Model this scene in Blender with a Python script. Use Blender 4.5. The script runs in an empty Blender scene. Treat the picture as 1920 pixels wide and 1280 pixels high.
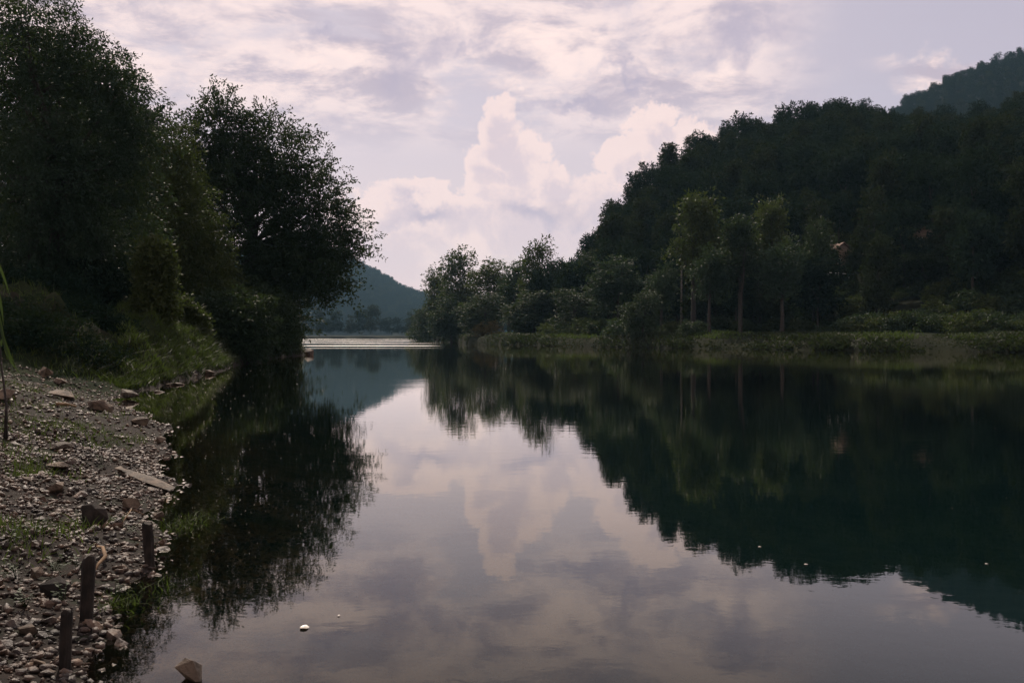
import bpy, bmesh, math, random
import numpy as np
from mathutils import Vector, Matrix, Euler
R = math.radians
rng = np.random.default_rng(7)
random.seed(7)
sc = bpy.context.scene
COL = sc.collection

# ------------------------------------------------------------------ camera
EYE = 1.6; F = 1867.0; HOR = 631.0
cam_d = bpy.data.cameras.new('camera'); cam = bpy.data.objects.new('camera', cam_d); COL.objects.link(cam)
cam_d.sensor_width = 36; cam_d.lens = 36 * F / 1920; cam_d.clip_start = 0.05; cam_d.clip_end = 8000
cam.location = (0, 0, EYE); cam.rotation_euler = (R(90) - math.atan((640 - HOR) / F), 0, 0)
sc.camera = cam

# ------------------------------------------------------------------ light, exposure
SUN_AZ, SUN_EL = R(-19), R(43)          # azimuth from +Y towards +X, elevation
sun_d = bpy.data.lights.new('sun', 'SUN'); sun = bpy.data.objects.new('sun', sun_d); COL.objects.link(sun)
sun_d.energy = 4.6; sun_d.angle = R(0.6); sun_d.color = (1.0, 0.86, 0.72)
sd = Vector((math.sin(SUN_AZ) * math.cos(SUN_EL), math.cos(SUN_AZ) * math.cos(SUN_EL), math.sin(SUN_EL)))
sun.rotation_euler = sd.to_track_quat('Z', 'Y').to_euler(); sun.location = (-40, 60, 60)
vs = sc.view_settings
vs.view_transform = 'Standard'; vs.look = 'None'; vs.exposure = 0.0; vs.gamma = 1.0; vs.use_curve_mapping = False
sc.render.engine = 'CYCLES'
sc.cycles.use_denoising = True
sc.cycles.max_bounces = 7; sc.cycles.diffuse_bounces = 2; sc.cycles.glossy_bounces = 3
sc.cycles.transmission_bounces = 3; sc.cycles.transparent_max_bounces = 8; sc.cycles.volume_bounces = 0
sc.cycles.sample_clamp_indirect = 4.0

# ------------------------------------------------------------------ node helpers
class NT:
    def __init__(s, nt): s.nt = nt; s.n = nt.nodes; s.l = nt.links
    def new(s, t, **k):
        n = s.n.new(t)
        for a, b in k.items(): setattr(n, a, b)
        return n
    def put(s, sock, v):
        if hasattr(v, 'is_linked') or isinstance(v, bpy.types.NodeSocket): s.l.new(v, sock)
        else:
            if isinstance(v, (tuple, list)) and len(v) == 3 and sock.type == 'RGBA': v = (*v, 1)
            sock.default_value = v
    def math(s, op, a, b=0.0, c=None, clamp=False):
        n = s.new('ShaderNodeMath', operation=op, use_clamp=clamp); s.put(n.inputs[0], a); s.put(n.inputs[1], b)
        if c is not None: s.put(n.inputs[2], c)
        return n.outputs[0]
    def vmath(s, op, a, b=(0, 0, 0)):
        n = s.new('ShaderNodeVectorMath', operation=op); s.put(n.inputs[0], a); s.put(n.inputs[1], b)
        return n.outputs['Value'] if op in ('LENGTH', 'DISTANCE', 'DOT_PRODUCT') else n.outputs[0]
    def mix(s, f, a, b):
        n = s.new('ShaderNodeMix', data_type='RGBA'); s.put(n.inputs['Factor'], f); s.put(n.inputs['A'], a) if 0 else None
        s.put(n.inputs[0], f); s.put(n.inputs[6], a); s.put(n.inputs[7], b); return n.outputs[2]
    def rng(s, v, a, b, c=0.0, d=1.0, smooth=True):
        n = s.new('ShaderNodeMapRange', interpolation_type='SMOOTHSTEP' if smooth else 'LINEAR')
        s.put(n.inputs[0], v); s.put(n.inputs[1], a); s.put(n.inputs[2], b); s.put(n.inputs[3], c); s.put(n.inputs[4], d)
        return n.outputs[0]
    def noise(s, vec, scale, detail=4, rough=0.55, dist=0.0, out=0):
        n = s.new('ShaderNodeTexNoise'); s.put(n.inputs['Vector'], vec); n.inputs['Scale'].default_value = scale
        n.inputs['Detail'].default_value = detail; n.inputs['Roughness'].default_value = rough
        n.inputs['Distortion'].default_value = dist
        return n.outputs[out]
    def comb(s, x, y, z=0.0):
        n = s.new('ShaderNodeCombineXYZ'); s.put(n.inputs[0], x); s.put(n.inputs[1], y); s.put(n.inputs[2], z); return n.outputs[0]

# ------------------------------------------------------------------ sky
world = bpy.data.worlds.new('World'); sc.world = world; world.use_nodes = True
W = NT(world.node_tree); W.n.clear()
wout = W.new('ShaderNodeOutputWorld'); bg = W.new('ShaderNodeBackground'); W.l.new(bg.outputs[0], wout.inputs[0])
sky = W.new('ShaderNodeTexSky', sky_type='NISHITA'); sky.sun_disc = False
sky.sun_elevation = SUN_EL; sky.sun_rotation = SUN_AZ
sky.dust_density = 3.0; sky.air_density = 1.0; sky.altitude = 200
gen = W.new('ShaderNodeTexCoord').outputs['Generated']
sep = W.new('ShaderNodeSeparateXYZ'); W.l.new(gen, sep.inputs[0]); dx, dy, dz = sep.outputs
az = W.math('ARCTAN2', dx, dy); el = W.math('ARCSINE', dz)
ae = W.comb(az, el, 0.0)                                    # azimuth / elevation of the sky direction
def sky_at(px, py):
    a = math.atan((px - 960) / F); e = math.atan((HOR - py) / F * math.cos(a)); return a, e
nz1 = W.noise(ae, 9.0, 5, 0.6, out=1); nz2 = W.noise(ae, 34.0, 5, 0.6, out=1)
warp = W.vmath('ADD', W.vmath('SCALE', W.vmath('SUBTRACT', nz1, (.5, .5, .5))), (0, 0, 0))
def scl(v, k):
    n = W.new('ShaderNodeVectorMath', operation='SCALE'); W.put(n.inputs[0], v); n.inputs['Scale'].default_value = k; return n.outputs[0]
wv = W.vmath('ADD', ae, W.vmath('ADD', scl(W.vmath('SUBTRACT', nz1, (.5, .5, .5)), 0.075), scl(W.vmath('SUBTRACT', nz2, (.5, .5, .5)), 0.050)))
sft = W.vmath('ADD', ae, W.vmath('ADD', scl(W.vmath('SUBTRACT', nz1, (.5, .5, .5)), 0.16), scl(W.vmath('SUBTRACT', nz2, (.5, .5, .5)), 0.05)))
def blob(px, py, rx, ry, vec, soft=1.0):
    a, e = sky_at(px, py)
    v = W.vmath('MULTIPLY', W.vmath('SUBTRACT', vec, (a, e, 0)), (F / rx, F / ry, 0))
    return W.rng(W.vmath('LENGTH', v), 1.0 + .0, 1.0 - soft, 0.0, 1.0)
def union(lst):
    r = lst[0]
    for b in lst[1:]: r = W.math('MAXIMUM', r, b)
    return r
# thin overcast veil, lilac grey, bluer up and to the right, pinker low down
hz = W.rng(el, R(0), R(15)); side = W.rng(az, R(5), R(27))
veil = W.mix(hz, (.76, .575, .56), (.58, .50, .565))
veil = W.mix(W.math('MULTIPLY', side, W.rng(el, R(5), R(19))), veil, (.33, .335, .45))
veil = W.mix(W.math('MULTIPLY', W.rng(az, R(-12), R(-26)), W.math('MULTIPLY', .55, W.rng(el, R(10), R(20)))), veil, (.44, .425, .52))
veil = W.mix(W.math('MULTIPLY', W.rng(el, R(9), R(15)), .7), veil, (.54, .46, .525))
nis = W.new('ShaderNodeVectorMath', operation='SCALE'); W.l.new(sky.outputs[0], nis.inputs[0]); nis.inputs['Scale'].default_value = 0.07
col = W.mix(0.86, nis.outputs[0], veil)
# broken high cloud (seen on a plane overhead, so it foreshortens to the horizon)
zc = W.math('MAXIMUM', dz, 0.03)
pl = W.comb(W.math('DIVIDE', dx, W.math('ADD', zc, .16)), W.math('DIVIDE', dy, W.math('ADD', zc, .16)), 0)
hn = W.noise(pl, 2.2, 7, 0.62, 0.35); hn2 = W.noise(W.vmath('ADD', pl, (3.3, 1.7, 0)), 4.2, 7, 0.64, 0.3)
high_mask = union([blob(700, 90, 340, 150, sft), blob(1020, 70, 420, 170, sft), blob(1290, 110, 280, 130, sft), blob(930, 190, 230, 40, sft, .8), blob(560, 120, 200, 100, sft),
                   blob(1800, 150, 170, 40, sft), blob(960, -170, 900, 260, sft)])
high_mask = W.math('MAXIMUM', high_mask, W.rng(el, R(24), R(34), 0, .6))
high_mask = W.math('MAXIMUM', high_mask, W.math('MULTIPLY', W.rng(el, R(9.5), R(14), 0, .8), W.rng(az, R(19), R(12))))
cov = W.math('MULTIPLY', high_mask, W.rng(hn, .30, .50))
col = W.mix(W.math('MULTIPLY', cov, .95), col, W.mix(W.rng(hn2, .38, .60), (.47, .395, .46), (.92, .73, .68)))
# cumulus: lit cream pink rims, lilac bodies
cum = [(940, 215, 40, 36), (935, 255, 52, 50), (965, 300, 70, 60), (905, 305, 48, 44), (893, 345, 40, 44), (940, 350, 70, 50), (1030, 338, 50, 36), (970, 375, 90, 34), (1232, 212, 44, 34), (1205, 245, 44, 40), (1150, 300, 50, 40), (1215, 290, 80, 60), (1300, 260, 70, 44),
       (1150, 370, 100, 70), (1240, 390, 160, 150), (800, 372, 56, 34), (740, 385, 70, 40), (860, 400, 90, 50), (1010, 425, 200, 60), (760, 460, 190, 80), (1340, 330, 130, 110), (690, 420, 90, 50)]
det = W.noise(ae, 30.0, 8, 0.68, .4); det2 = W.noise(W.vmath('ADD', ae, (2.1, .7, 0)), 21.0, 7, 0.62, .3)
dc = W.math('SUBTRACT', det, .5)
cm = union([blob(px, py, rx * 1.25, ry * 1.25, wv, .62) for px, py, rx, ry in cum])
body = union([blob(px + 14, py + 26, rx * 1.15, ry * 1.1, wv, .85) for px, py, rx, ry in cum])
cmd = W.rng(W.math('ADD', cm, W.math('MULTIPLY', dc, 1.7)), .22, .74)
rim = (.86, .67, .63)
lump = W.mix(W.math('MULTIPLY', W.rng(W.math('ADD', body, W.math('MULTIPLY', W.math('SUBTRACT', det2, .5), 3.2)), .10, 1.15), .85), rim, (.62, .51, .555))
low = W.rng(el, R(7), R(2)); lump = W.mix(W.math('MULTIPLY', low, .55), lump, (.80, .605, .575))
col = W.mix(W.math('MULTIPLY', cmd, .82), col, lump)
# grey-lilac undersides
shade = union([blob(810, 105, 130, 60, sft), blob(870, 130, 80, 34, sft), blob(1015, 408, 140, 38, wv, .9), blob(1385, 60, 120, 50, sft), blob(1060, 196, 150, 22, sft), blob(800, 410, 80, 30, wv, .9), blob(620, 60, 90, 26, sft), blob(1180, 120, 120, 26, sft)])
col = W.mix(W.math('MULTIPLY', shade, .75), col, (.42, .37, .465))
W.l.new(col, bg.inputs[0]); bg.inputs[1].default_value = 1.2

# ------------------------------------------------------------------ materials
def material(name):
    m = bpy.data.materials.new(name); m.use_nodes = True; N = NT(m.node_tree); N.n.clear()
    out = N.new('ShaderNodeOutputMaterial'); return m, N, out
def leaf_mat(name, c1, c2, trans=0.35, rough=0.6, spec=0.09):
    m, N, out = material(name)
    geo = N.new('ShaderNodeNewGeometry'); oi = N.new('ShaderNodeObjectInfo')
    f = N.math('ADD', N.math('MULTIPLY', geo.outputs['Random Per Island'], .6), N.math('MULTIPLY', oi.outputs['Random'], .4))
    clump = N.noise(geo.outputs['Position'], .35, 2)
    c = N.mix(N.math('MULTIPLY', N.math('ADD', f, clump), .6), c1, c2)
    p = N.new('ShaderNodeBsdfPrincipled'); N.l.new(c, p.inputs['Base Color']); p.inputs['Roughness'].default_value = rough
    p.inputs['Specular IOR Level'].default_value = spec
    t = N.new('ShaderNodeBsdfTranslucent'); tc = N.mix(.5, c, (.10, .16, .02)); N.l.new(tc, t.inputs[0])
    mx = N.new('ShaderNodeMixShader'); mx.inputs[0].default_value = trans
    N.l.new(p.outputs[0], mx.inputs[1]); N.l.new(t.outputs[0], mx.inputs[2]); N.l.new(mx.outputs[0], out.inputs[0]); return m
def rough_mat(name, c1, c2, scale=3.0, rough=.85, bump=.3, c3=None, spec=.3, bdist=.02):
    m, N, out = material(name)
    geo = N.new('ShaderNodeNewGeometry'); oi = N.new('ShaderNodeObjectInfo'); pos = geo.outputs['Position']
    n1 = N.noise(pos, scale, 6, .6); c = N.mix(N.rng(n1, .35, .65), c1, c2)
    if c3:
        c = N.mix(N.rng(N.noise(pos, scale * .31, 4), .52, .66), c, c3)
    rv = N.new('ShaderNodeHueSaturation'); N.l.new(c, rv.inputs['Color'])
    N.l.new(N.math('ADD', .65, N.math('MULTIPLY', geo.outputs['Random Per Island'], .75)), rv.inputs['Value'])
    p = N.new('ShaderNodeBsdfPrincipled'); N.l.new(rv.outputs[0], p.inputs['Base Color']); p.inputs['Roughness'].default_value = rough
    p.inputs['Specular IOR Level'].default_value = spec
    b = N.new('ShaderNodeBump'); b.inputs['Strength'].default_value = bump; b.inputs['Distance'].default_value = bdist
    N.l.new(N.noise(pos, scale * 5, 5, .65), b.inputs['Height']); N.l.new(b.outputs[0], p.inputs['Normal'])
    N.l.new(p.outputs[0], out.inputs[0]); return m
M = {}
M['leaf'] = leaf_mat('leaf_green', (.007, .015, .009), (.019, .032, .015), .16)
M['leaf_olive'] = leaf_mat('leaf_olive', (.018, .026, .009), (.042, .050, .017), .25)
M['leaf_blue'] = leaf_mat('leaf_grey_green', (.009, .019, .013), (.024, .042, .026), .18)
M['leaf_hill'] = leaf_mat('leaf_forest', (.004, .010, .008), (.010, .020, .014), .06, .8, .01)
M['leaf_dry'] = leaf_mat('leaf_dry', (.09, .075, .030), (.13, .10, .05), .3)
M['grass'] = leaf_mat('grass_green', (.014, .030, .008), (.050, .066, .018), .35)
M['weed'] = leaf_mat('weed_leaf', (.015, .035, .010), (.035, .055, .02), .25, .6, .2)
M['bark'] = rough_mat('bark', (.016, .013, .010), (.036, .030, .024), 6)
M['bark_pale'] = rough_mat('bark_pale', (.09, .08, .07), (.17, .155, .14), 4)
M['wood'] = rough_mat('wet_wood', (.008, .006, .004), (.022, .016, .011), 12, .85)
M['root'] = rough_mat('root_wood', (.11, .065, .03), (.20, .13, .07), 10)
M['stone'] = rough_mat('stone', (.016, .010, .006), (.095, .057, .032), 9, .52, 1.0, (.018, .013, .008), .38, .015)
M['slab'] = rough_mat('slab_stone', (.034, .024, .015), (.115, .082, .053), 7, .7, .9, (.035, .024, .014), .25, .02)
M['gravel'] = rough_mat('gravel_earth', (.007, .005, .0035), (.020, .014, .010), 14, .9, .8, (.012, .015, .006), .15, .02)
M['bed'] = rough_mat('river_bed', (.050, .038, .022), (.14, .105, .062), 3, .9, .6, (.03, .034, .015))
M['soil'] = rough_mat('forest_soil', (.008, .010, .005), (.016, .019, .009), .4, .98, .4, None, .05)
M['bankgrass'] = rough_mat('bank_ground', (.006, .011, .004), (.015, .020, .008), .6, .98, .6, (.012, .010, .007), .05)

# ------------------------------------------------------------------ object helpers
def tag(o, label=None, cat=None, group=None, kind=None):
    for k, v in (('label', label), ('category', cat), ('group', group), ('kind', kind)):
        if v: o[k] = v
    return o
def npmesh(name, verts, faces, mat, smooth=False):
    verts = np.asarray(verts, np.float32); me = bpy.data.meshes.new(name)
    if isinstance(faces, np.ndarray):
        k = faces.shape[1]; nf = len(faces)
        me.vertices.add(len(verts)); me.vertices.foreach_set('co', verts.ravel())
        me.loops.add(nf * k); me.loops.foreach_set('vertex_index', faces.astype(np.int32).ravel())
        me.polygons.add(nf); me.polygons.foreach_set('loop_start', np.arange(0, nf * k, k, dtype=np.int32))
        me.update(calc_edges=True)
    else:
        me.from_pydata(verts.tolist(), [], faces)
    if mat:
        for m in (mat if isinstance(mat, list) else [mat]): me.materials.append(m)
    if smooth: me.polygons.foreach_set('use_smooth', np.ones(len(me.polygons), bool))
    me.validate(); return me
def link(name, me, parent=None, loc=(0, 0, 0)):
    o = bpy.data.objects.new(name, me); COL.objects.link(o); o.location = loc
    if parent: o.parent = parent
    return o
def empty(name, loc, rz=0.0):
    o = bpy.data.objects.new(name, None); COL.objects.link(o); o.location = loc; o.rotation_euler = (0, 0, rz); o.empty_display_size = .3; return o
def at(px, py, D): return Vector(((px - 960) / F * D, D, EYE - (py - HOR) / F * D))

class Tubes:
    def __init__(s): s.v = []; s.f = []
    def add(s, pts, rad, n=6):
        pts = [Vector(p) for p in pts]; base = len(s.v)
        for i, p in enumerate(pts):
            d = (pts[min(i + 1, len(pts) - 1)] - pts[max(i - 1, 0)]).normalized()
            a = d.orthogonal().normalized(); b = d.cross(a)
            if i == 0: ref = a
            a = (ref - d * ref.dot(d)).normalized(); b = d.cross(a); ref = a
            for k in range(n):
                t = 2 * math.pi * k / n; q = p + (a * math.cos(t) + b * math.sin(t)) * rad[i]; s.v.append(q[:])
        for i in range(len(pts) - 1):
            for k in range(n):
                s.f.append((base + i * n + k, base + i * n + (k + 1) % n, base + (i + 1) * n + (k + 1) % n, base + (i + 1) * n + k))
        s.f.append(tuple(base + k for k in reversed(range(n)))); s.f.append(tuple(base + (len(pts) - 1) * n + k for k in range(n)))
    def mesh(s, name, mat, smooth=True): return npmesh(name, s.v, s.f, mat, smooth)

def bent(a, b, n, wob, rnd, sag=0.0):
    a, b = Vector(a), Vector(b); L = (b - a).length; out = []
    for i in range(n + 1):
        t = i / n; p = a.lerp(b, t)
        w = math.sin(math.pi * t) * wob * L
        p += Vector((rnd.uniform(-w, w), rnd.uniform(-w, w), rnd.uniform(-w, w) * .5 + sag * L * math.sin(math.pi * t)))
        out.append(p)
    return out

def unit(v): return v / (np.linalg.norm(v, axis=-1, keepdims=True) + 1e-9)
def crown_arrays(seed, lobes, nspray, kleaf, slen, swid, leaf, droop=.25, surf=.55, up=.35, aspect=.45):
    g = np.random.default_rng(seed); lobes = np.array(lobes, float)
    vol = lobes[:, 3] * lobes[:, 4] * lobes[:, 5]; w = vol ** .8; w /= w.sum()
    li = g.choice(len(lobes), nspray, p=w); L = lobes[li]
    d = unit(g.normal(size=(nspray, 3))); r = g.random(nspray) ** (1 / 3.); r = surf + (1 - surf) * r
    r = np.where(g.random(nspray) < .3, g.random(nspray) ** .5, r)[:, None]
    # uneven surface: clumps stand out and fall in
    ph = g.random(3) * 9
    bump = 1 + .13 * np.sin(d[:, :1] * 7 + ph[0] + li[:, None]) * np.sin(d[:, 1:2] * 6 + ph[1]) + .10 * np.sin(d[:, 2:] * 9 + ph[2])
    c = L[:, :3] + d * r * L[:, 3:6] * bump
    out = unit(d * np.array([1, 1, .6]) + np.array([0, 0, up]) + g.normal(size=(nspray, 3)) * .35)
    sl = slen * (.6 + .8 * g.random((nspray, 1)))
    t = g.random((nspray, kleaf, 1)); lat = g.normal(size=(nspray, kleaf, 3)) * swid * (1.15 - .8 * t) * np.array([1, 1, .55])
    pos = c[:, None, :] + out[:, None, :] * (t - .4) * sl[:, None, :] + lat
    pos[..., 2:] -= droop * t ** 2 * sl[:, None, :]
    n = nspray * kleaf; pos = pos.reshape(n, 3)
    ld = unit(np.repeat(out, kleaf, 0) * .6 + g.normal(size=(n, 3)) * .6 + np.array([0, 0, -droop * .8]))
    nm = unit(g.normal(size=(n, 3)) * .8 + np.array([0, 0, .7])); sd_ = unit(np.cross(ld, nm)); 
    s = leaf * (.65 + .7 * g.random((n, 1)))
    v = np.stack([pos, pos + ld * s * .5 + sd_ * s * aspect * .5, pos + ld * s, pos + ld * s * .5 - sd_ * s * aspect * .5], 1).reshape(-1, 3)
    f = np.arange(n * 4).reshape(n, 4)
    return v, f, c
def trunk_tubes(seed, lobes, h, r0, tips, nb=12, lean=(0, 0), stems=1):
    rnd = random.Random(seed); T = Tubes(); lob = np.array(lobes)
    topc = lob[np.argmax(lob[:, 2])]
    for s_ in range(stems):
        bx = (s_ - (stems - 1) / 2) * r0 * 3
        top = Vector((topc[0] + bx * 2.5, topc[1], min(h * .82, topc[2] + topc[5] * .3)))
        mid = Vector((bx * 1.8 + lean[0], lean[1], h * .35))
        P = [Vector((bx, 0, -.8)), Vector((bx, 0, .15)), Vector((bx, 0, .15)).lerp(mid, .5) + Vector((rnd.uniform(-.1, .1), 0, 0)), mid]
        for i in range(1, 6): P.append(mid.lerp(top, i / 5) + Vector((rnd.uniform(-1, 1), rnd.uniform(-1, 1), 0)) * h * .014)
        rr = [r0 * 1.5, r0 * 1.15, r0 * .9, r0 * .75] + [r0 * .75 * (1 - i / 5.4) for i in range(1, 6)]
        T.add(P, [x / (1 + .35 * (stems - 1)) for x in rr], 8)
        idx = rnd.sample(range(len(tips)), min(nb // stems, len(tips)))
        for i in idx:
            tip = Vector(tips[i]); j = rnd.randint(3, 7); a = P[j]
            if a.z > tip.z: a = P[max(3, j - 3)]
            q = bent(a, tip, 5, .05, rnd, .05); rb = rr[j] * .5
            T.add(q, [rb * (1 - k / 5.6) for k in range(6)], 5)
    return T

# ------------------------------------------------------------------ ground shapes
SY = np.array([-60, -12, -3, .6, 2, 3.2, 4.6, 5.5, 7, 10, 12.5, 15, 17.5, 20, 25, 28.7, 35, 47, 65, 80, 94, 99, 112, 140, 200, 400, 700, 1200, 2500.])
SX = np.array([9, 6, 3.2, 1.6, -1.0, -1.65, -1.98, -2.2, -2.6, -3.5, -4.4, -5.25, -6.1, -7.4, -10.2, -10.9, -11.6, -13.9, -16.6, -18, -18.9, -20.6, -27, -42, -90, -250, -520, -900, -1900.])
def shore_x(Y):
    return np.interp(Y, SY, SX) + .10 * np.sin(Y * 1.9) * np.clip(Y / 8, 0, 1) + .06 * np.sin(Y * 4.7 + 1) + .3 * np.sin(Y * .31) * np.clip((Y - 30) / 20, 0, 1)
def lump(X, Y):
    return (np.sin(X * 2.3 + 1.3 * np.sin(Y * 1.1)) * np.sin(Y * 1.7 + .8 * np.sin(X * 1.9)) * .075 + np.sin(X * 5.1 + Y * 2.2) * np.sin(Y * 4.3 - X * 1.7) * .042)
def left_z(X, Y):
    X = np.asarray(X, float); Y = np.asarray(Y, float); d = shore_x(Y) - X
    k = np.clip((Y - 27) / 8, 0, 1); k = k * k * (3 - 2 * k)
    near = .20 * d - .006 * np.clip(d, 0, 30) ** 1.3
    near = np.where(d > 9, near * 0 + 1.7 + (d - 9) * .06, near)
    far = 3.0 * (1 - np.exp(-np.clip(d, 0, 200) / 2.4)) + .05 * d
    z = near * (1 - k) + far * k
    z = z + lump(X, Y) * np.clip(d / .8, 0, 1) * (1 + 4 * k) + .25 * k * np.sin(X * .9 + Y * .5) * np.clip(d / 2, 0, 1)
    wz = -3.2 * (1 - np.exp(-np.clip(-d, 0, 500) * (.05 + .05 * k)))
    z = np.where(d < 0, wz - .01 + lump(X, Y) * .6 * np.clip(-d, 0, 1), z)
    return z
def grid(name, P, mat, smooth=True):
    n, m, _ = P.shape; i = np.arange(n * m).reshape(n, m)
    f = np.stack([i[:-1, :-1], i[1:, :-1], i[1:, 1:], i[:-1, 1:]], -1).reshape(-1, 4)
    return npmesh(name, P.reshape(-1, 3), f, mat, smooth)
Yg = np.concatenate([np.arange(-60, 0, 4), np.arange(0, 14, .12), np.arange(14, 34, .3), np.arange(34, 110, 1.0), np.geomspace(110, 2500, 60)])
dg = np.concatenate([-np.geomspace(900, 12, 26), -np.arange(11.8, .1, -.25), np.arange(0, 12, .12), np.geomspace(12, 900, 34)])
YY, DD = np.meshgrid(Yg, dg, indexing='ij'); XX = shore_x(YY) - DD
left_me = grid('river_bank', np.stack([XX, YY, left_z(XX, YY)], -1), M['gravel'])
left_me.materials.append(M['bankgrass']); left_me.materials.append(M['soil'])
cen = np.zeros(len(left_me.polygons) * 3); left_me.polygons.foreach_get('center', cen); cen = cen.reshape(-1, 3)
dd_ = shore_x(cen[:, 1]) - cen[:, 0]
left_me.materials.append(M['bed'])
mi0 = (dd_ < -.25) & (cen[:, 1] < 60)
mi = np.where((cen[:, 1] > 26) & (dd_ > .15), 1, 0); mi = np.where((cen[:, 1] > 27) & (dd_ > 9), 2, mi); mi = np.where(mi0, 3, mi)
left_me.polygons.foreach_set('material_index', mi.astype(np.int32))
left_bank = link('river_bank', left_me); tag(left_bank, kind='structure')

def on_left(px, py):
    """walk along the line of sight to the bank and return the place hit"""
    for D in np.concatenate([np.arange(3, 30, .02), np.arange(30, 120, .2)]):
        p = at(px, py, D)
        if p.z <= max(float(left_z(p.x, p.y)), 0.0): return Vector((p.x, p.y, max(float(left_z(p.x, p.y)), -.02)))
    return at(px, py, 60)

# right bank, wooded hill
RA = np.array([-.090, -.079, -.045, .0, .0625, .15, .24, .40, .60, 1.5, 3.0])
RS = np.array([360, 330, 220, 188, 160, 140, 126, 108, 96, 70, 60.])
def right_s(a): return np.interp(a, RA, RS)
HP = np.array([1000, 1060, 1100, 1130, 1165, 1200, 1250, 1300, 1350, 1400, 1500, 1600, 1700, 1800, 1920, 2300, 3200.])
HYs = np.array([622, 612, 560, 500, 452, 420, 375, 340, 322, 310, 288, 276, 286, 290, 268, 215, 150.])
HA = (HP - 960) / F; HD = np.interp(HP, [1000, 1130, 1400, 1700, 3200], [235, 250, 285, 305, 305])
HZ = EYE + (HOR - HYs) / F * HD
def sm(t): t = np.clip(t, 0, 1); return t * t * (3 - 2 * t)
def right_z(X, Y):
    X = np.asarray(X, float); Y = np.asarray(Y, float); a = X / Y; s = right_s(a); e = Y - s
    tip = sm((a + .092) / .03)
    bank = (1.75 * (1 - np.exp(-np.clip(e, 0, 999) / 2.6)) + .012 * np.clip(e, 0, 60)) * (.35 + .65 * tip)
    hd = np.interp(a, HA, HD); hz_ = np.interp(a, HA, HZ) - 2.0; f = s + 34 + 10 * np.sin(a * 9)
    t = np.clip((Y - f) / (hd - f), 0, 1); rise = hz_ * (t ** .88) * sm((a - .03) / .03)
    back = np.clip((Y - hd) / 160, 0, 1); rise = rise * (1 - .75 * sm(back))
    bump2 = 88 * np.exp(-((X - 138) / 55) ** 2 - ((Y - 425) / 55) ** 2)
    z = bank + np.maximum(rise, bump2 * sm((Y - hd - 20) / 40)) + .35 * np.sin(X * .23 + Y * .1) * np.sin(Y * .19) * np.clip(e / 12, 0, 1)
    z = np.where(e < 0, -3.2 * (1 - np.exp(-np.clip(-e, 0, 300) * .22)) * 1.0 - .02, z)
    z = np.where(a < -.0905, np.minimum(z, -.5), z)
    return z
ag = np.concatenate([np.linspace(-.10, .02, 50), np.linspace(.025, .62, 150), np.linspace(.65, 3.0, 40)])
eg = np.concatenate([np.linspace(-30, 0, 8), np.linspace(.6, 14, 20), np.linspace(16, 60, 18), np.linspace(64, 330, 64)])
AA, EE = np.meshgrid(ag, eg, indexing='ij'); Yr = right_s(AA) + EE; Xr = AA * Yr
rme = grid('wooded_hill', np.stack([Xr, Yr, right_z(Xr, Yr)], -1)[:, ::-1], M['soil'])
rme.materials.append(M['bankgrass'])
cen = np.zeros(len(rme.polygons) * 3); rme.polygons.foreach_get('center', cen); cen = cen.reshape(-1, 3)
ee = cen[:, 1] - right_s(cen[:, 0] / cen[:, 1]); rme.polygons.foreach_set('material_index', ((ee > 6) & (ee < 30)).astype(np.int32))
right_hill = tag(link('wooded_hill', rme), kind='structure')

# back ridge right, far hill
def ridge(name, pts, D, depth, below):
    a = np.array([(p[0] - 960) / F for p in pts]); z = np.array([EYE + (HOR - p[1]) / F * D for p in pts])
    ax = np.linspace(a[0], a[-1], 90); zx = np.interp(ax, a, z) + 1.5 * np.sin(ax * 160) 
    ts = np.linspace(-1, 1, 40); P = np.zeros((90, 40, 3))
    for i in range(90):
        for j, t in enumerate(ts):
            Y = D + t * depth; h = zx[i] * (1 - abs(t) ** 1.25) + below * abs(t)
            P[i, j] = (ax[i] * Y, Y, h)
    me = grid(name, P[:, ::-1], M['soil']); o = tag(link(name, me), kind='structure')
    def zf(X, Y):
        t = (Y - D) / depth; h = np.interp(X / Y, ax, zx); return h * (1 - np.abs(t) ** 1.25) + below * np.abs(t)
    return o, zf
back_hill, back_z = ridge('distant_ridge', [(1420, 420), (1550, 320), (1640, 250), (1700, 206), (1760, 176), (1820, 150), (1920, 114), (2100, 50), (2500, 10), (3300, 60)], 950, 380, 6)
far_hill, far_z = ridge('far_hill', [(-300, 600), (100, 540), (350, 500), (520, 474), (620, 482), (680, 510), (720, 528), (756, 556), (800, 566), (860, 590), (980, 606), (1300, 600), (1700, 590)], 2200, 700, 1)

# ------------------------------------------------------------------ river
wy = np.concatenate([np.arange(-60, 2, 6), np.arange(2, 30, .4), np.arange(30, 100, 3), np.geomspace(100, 4000, 40)])
wd = np.concatenate([-np.geomspace(3500, 8, 40), -np.arange(7.8, -2.2, -.2), np.array([3., 6, 40, 300])])
A_, B_ = np.meshgrid(wy, wd, indexing='ij'); WX = np.interp(A_, SY, SX) - B_
wme = grid('river_water', np.stack([WX, A_, np.zeros_like(WX)], -1), None)
dep = np.clip(-left_z(WX, A_), 0, 9).ravel()
clar = np.exp(-dep * 2.4) * (A_.ravel() < 120)
at_ = wme.attributes.new('clarity', 'FLOAT', 'POINT'); at_.data.foreach_set('value', clar.astype(np.float32))
wm, N, out = material('river_water'); wme.materials.append(wm)
pos = N.new('ShaderNodeNewGeometry').outputs['Position']; sp = N.new('ShaderNodeSeparateXYZ'); N.l.new(pos, sp.inputs[0])
h1 = N.noise(N.vmath('MULTIPLY', pos, (1.0, 1.3, 1)), 2.6, 4, .5, .3)
h2 = N.noise(N.vmath('MULTIPLY', pos, (.25, .6, 1)), 1.0, 3, .5)
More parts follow.
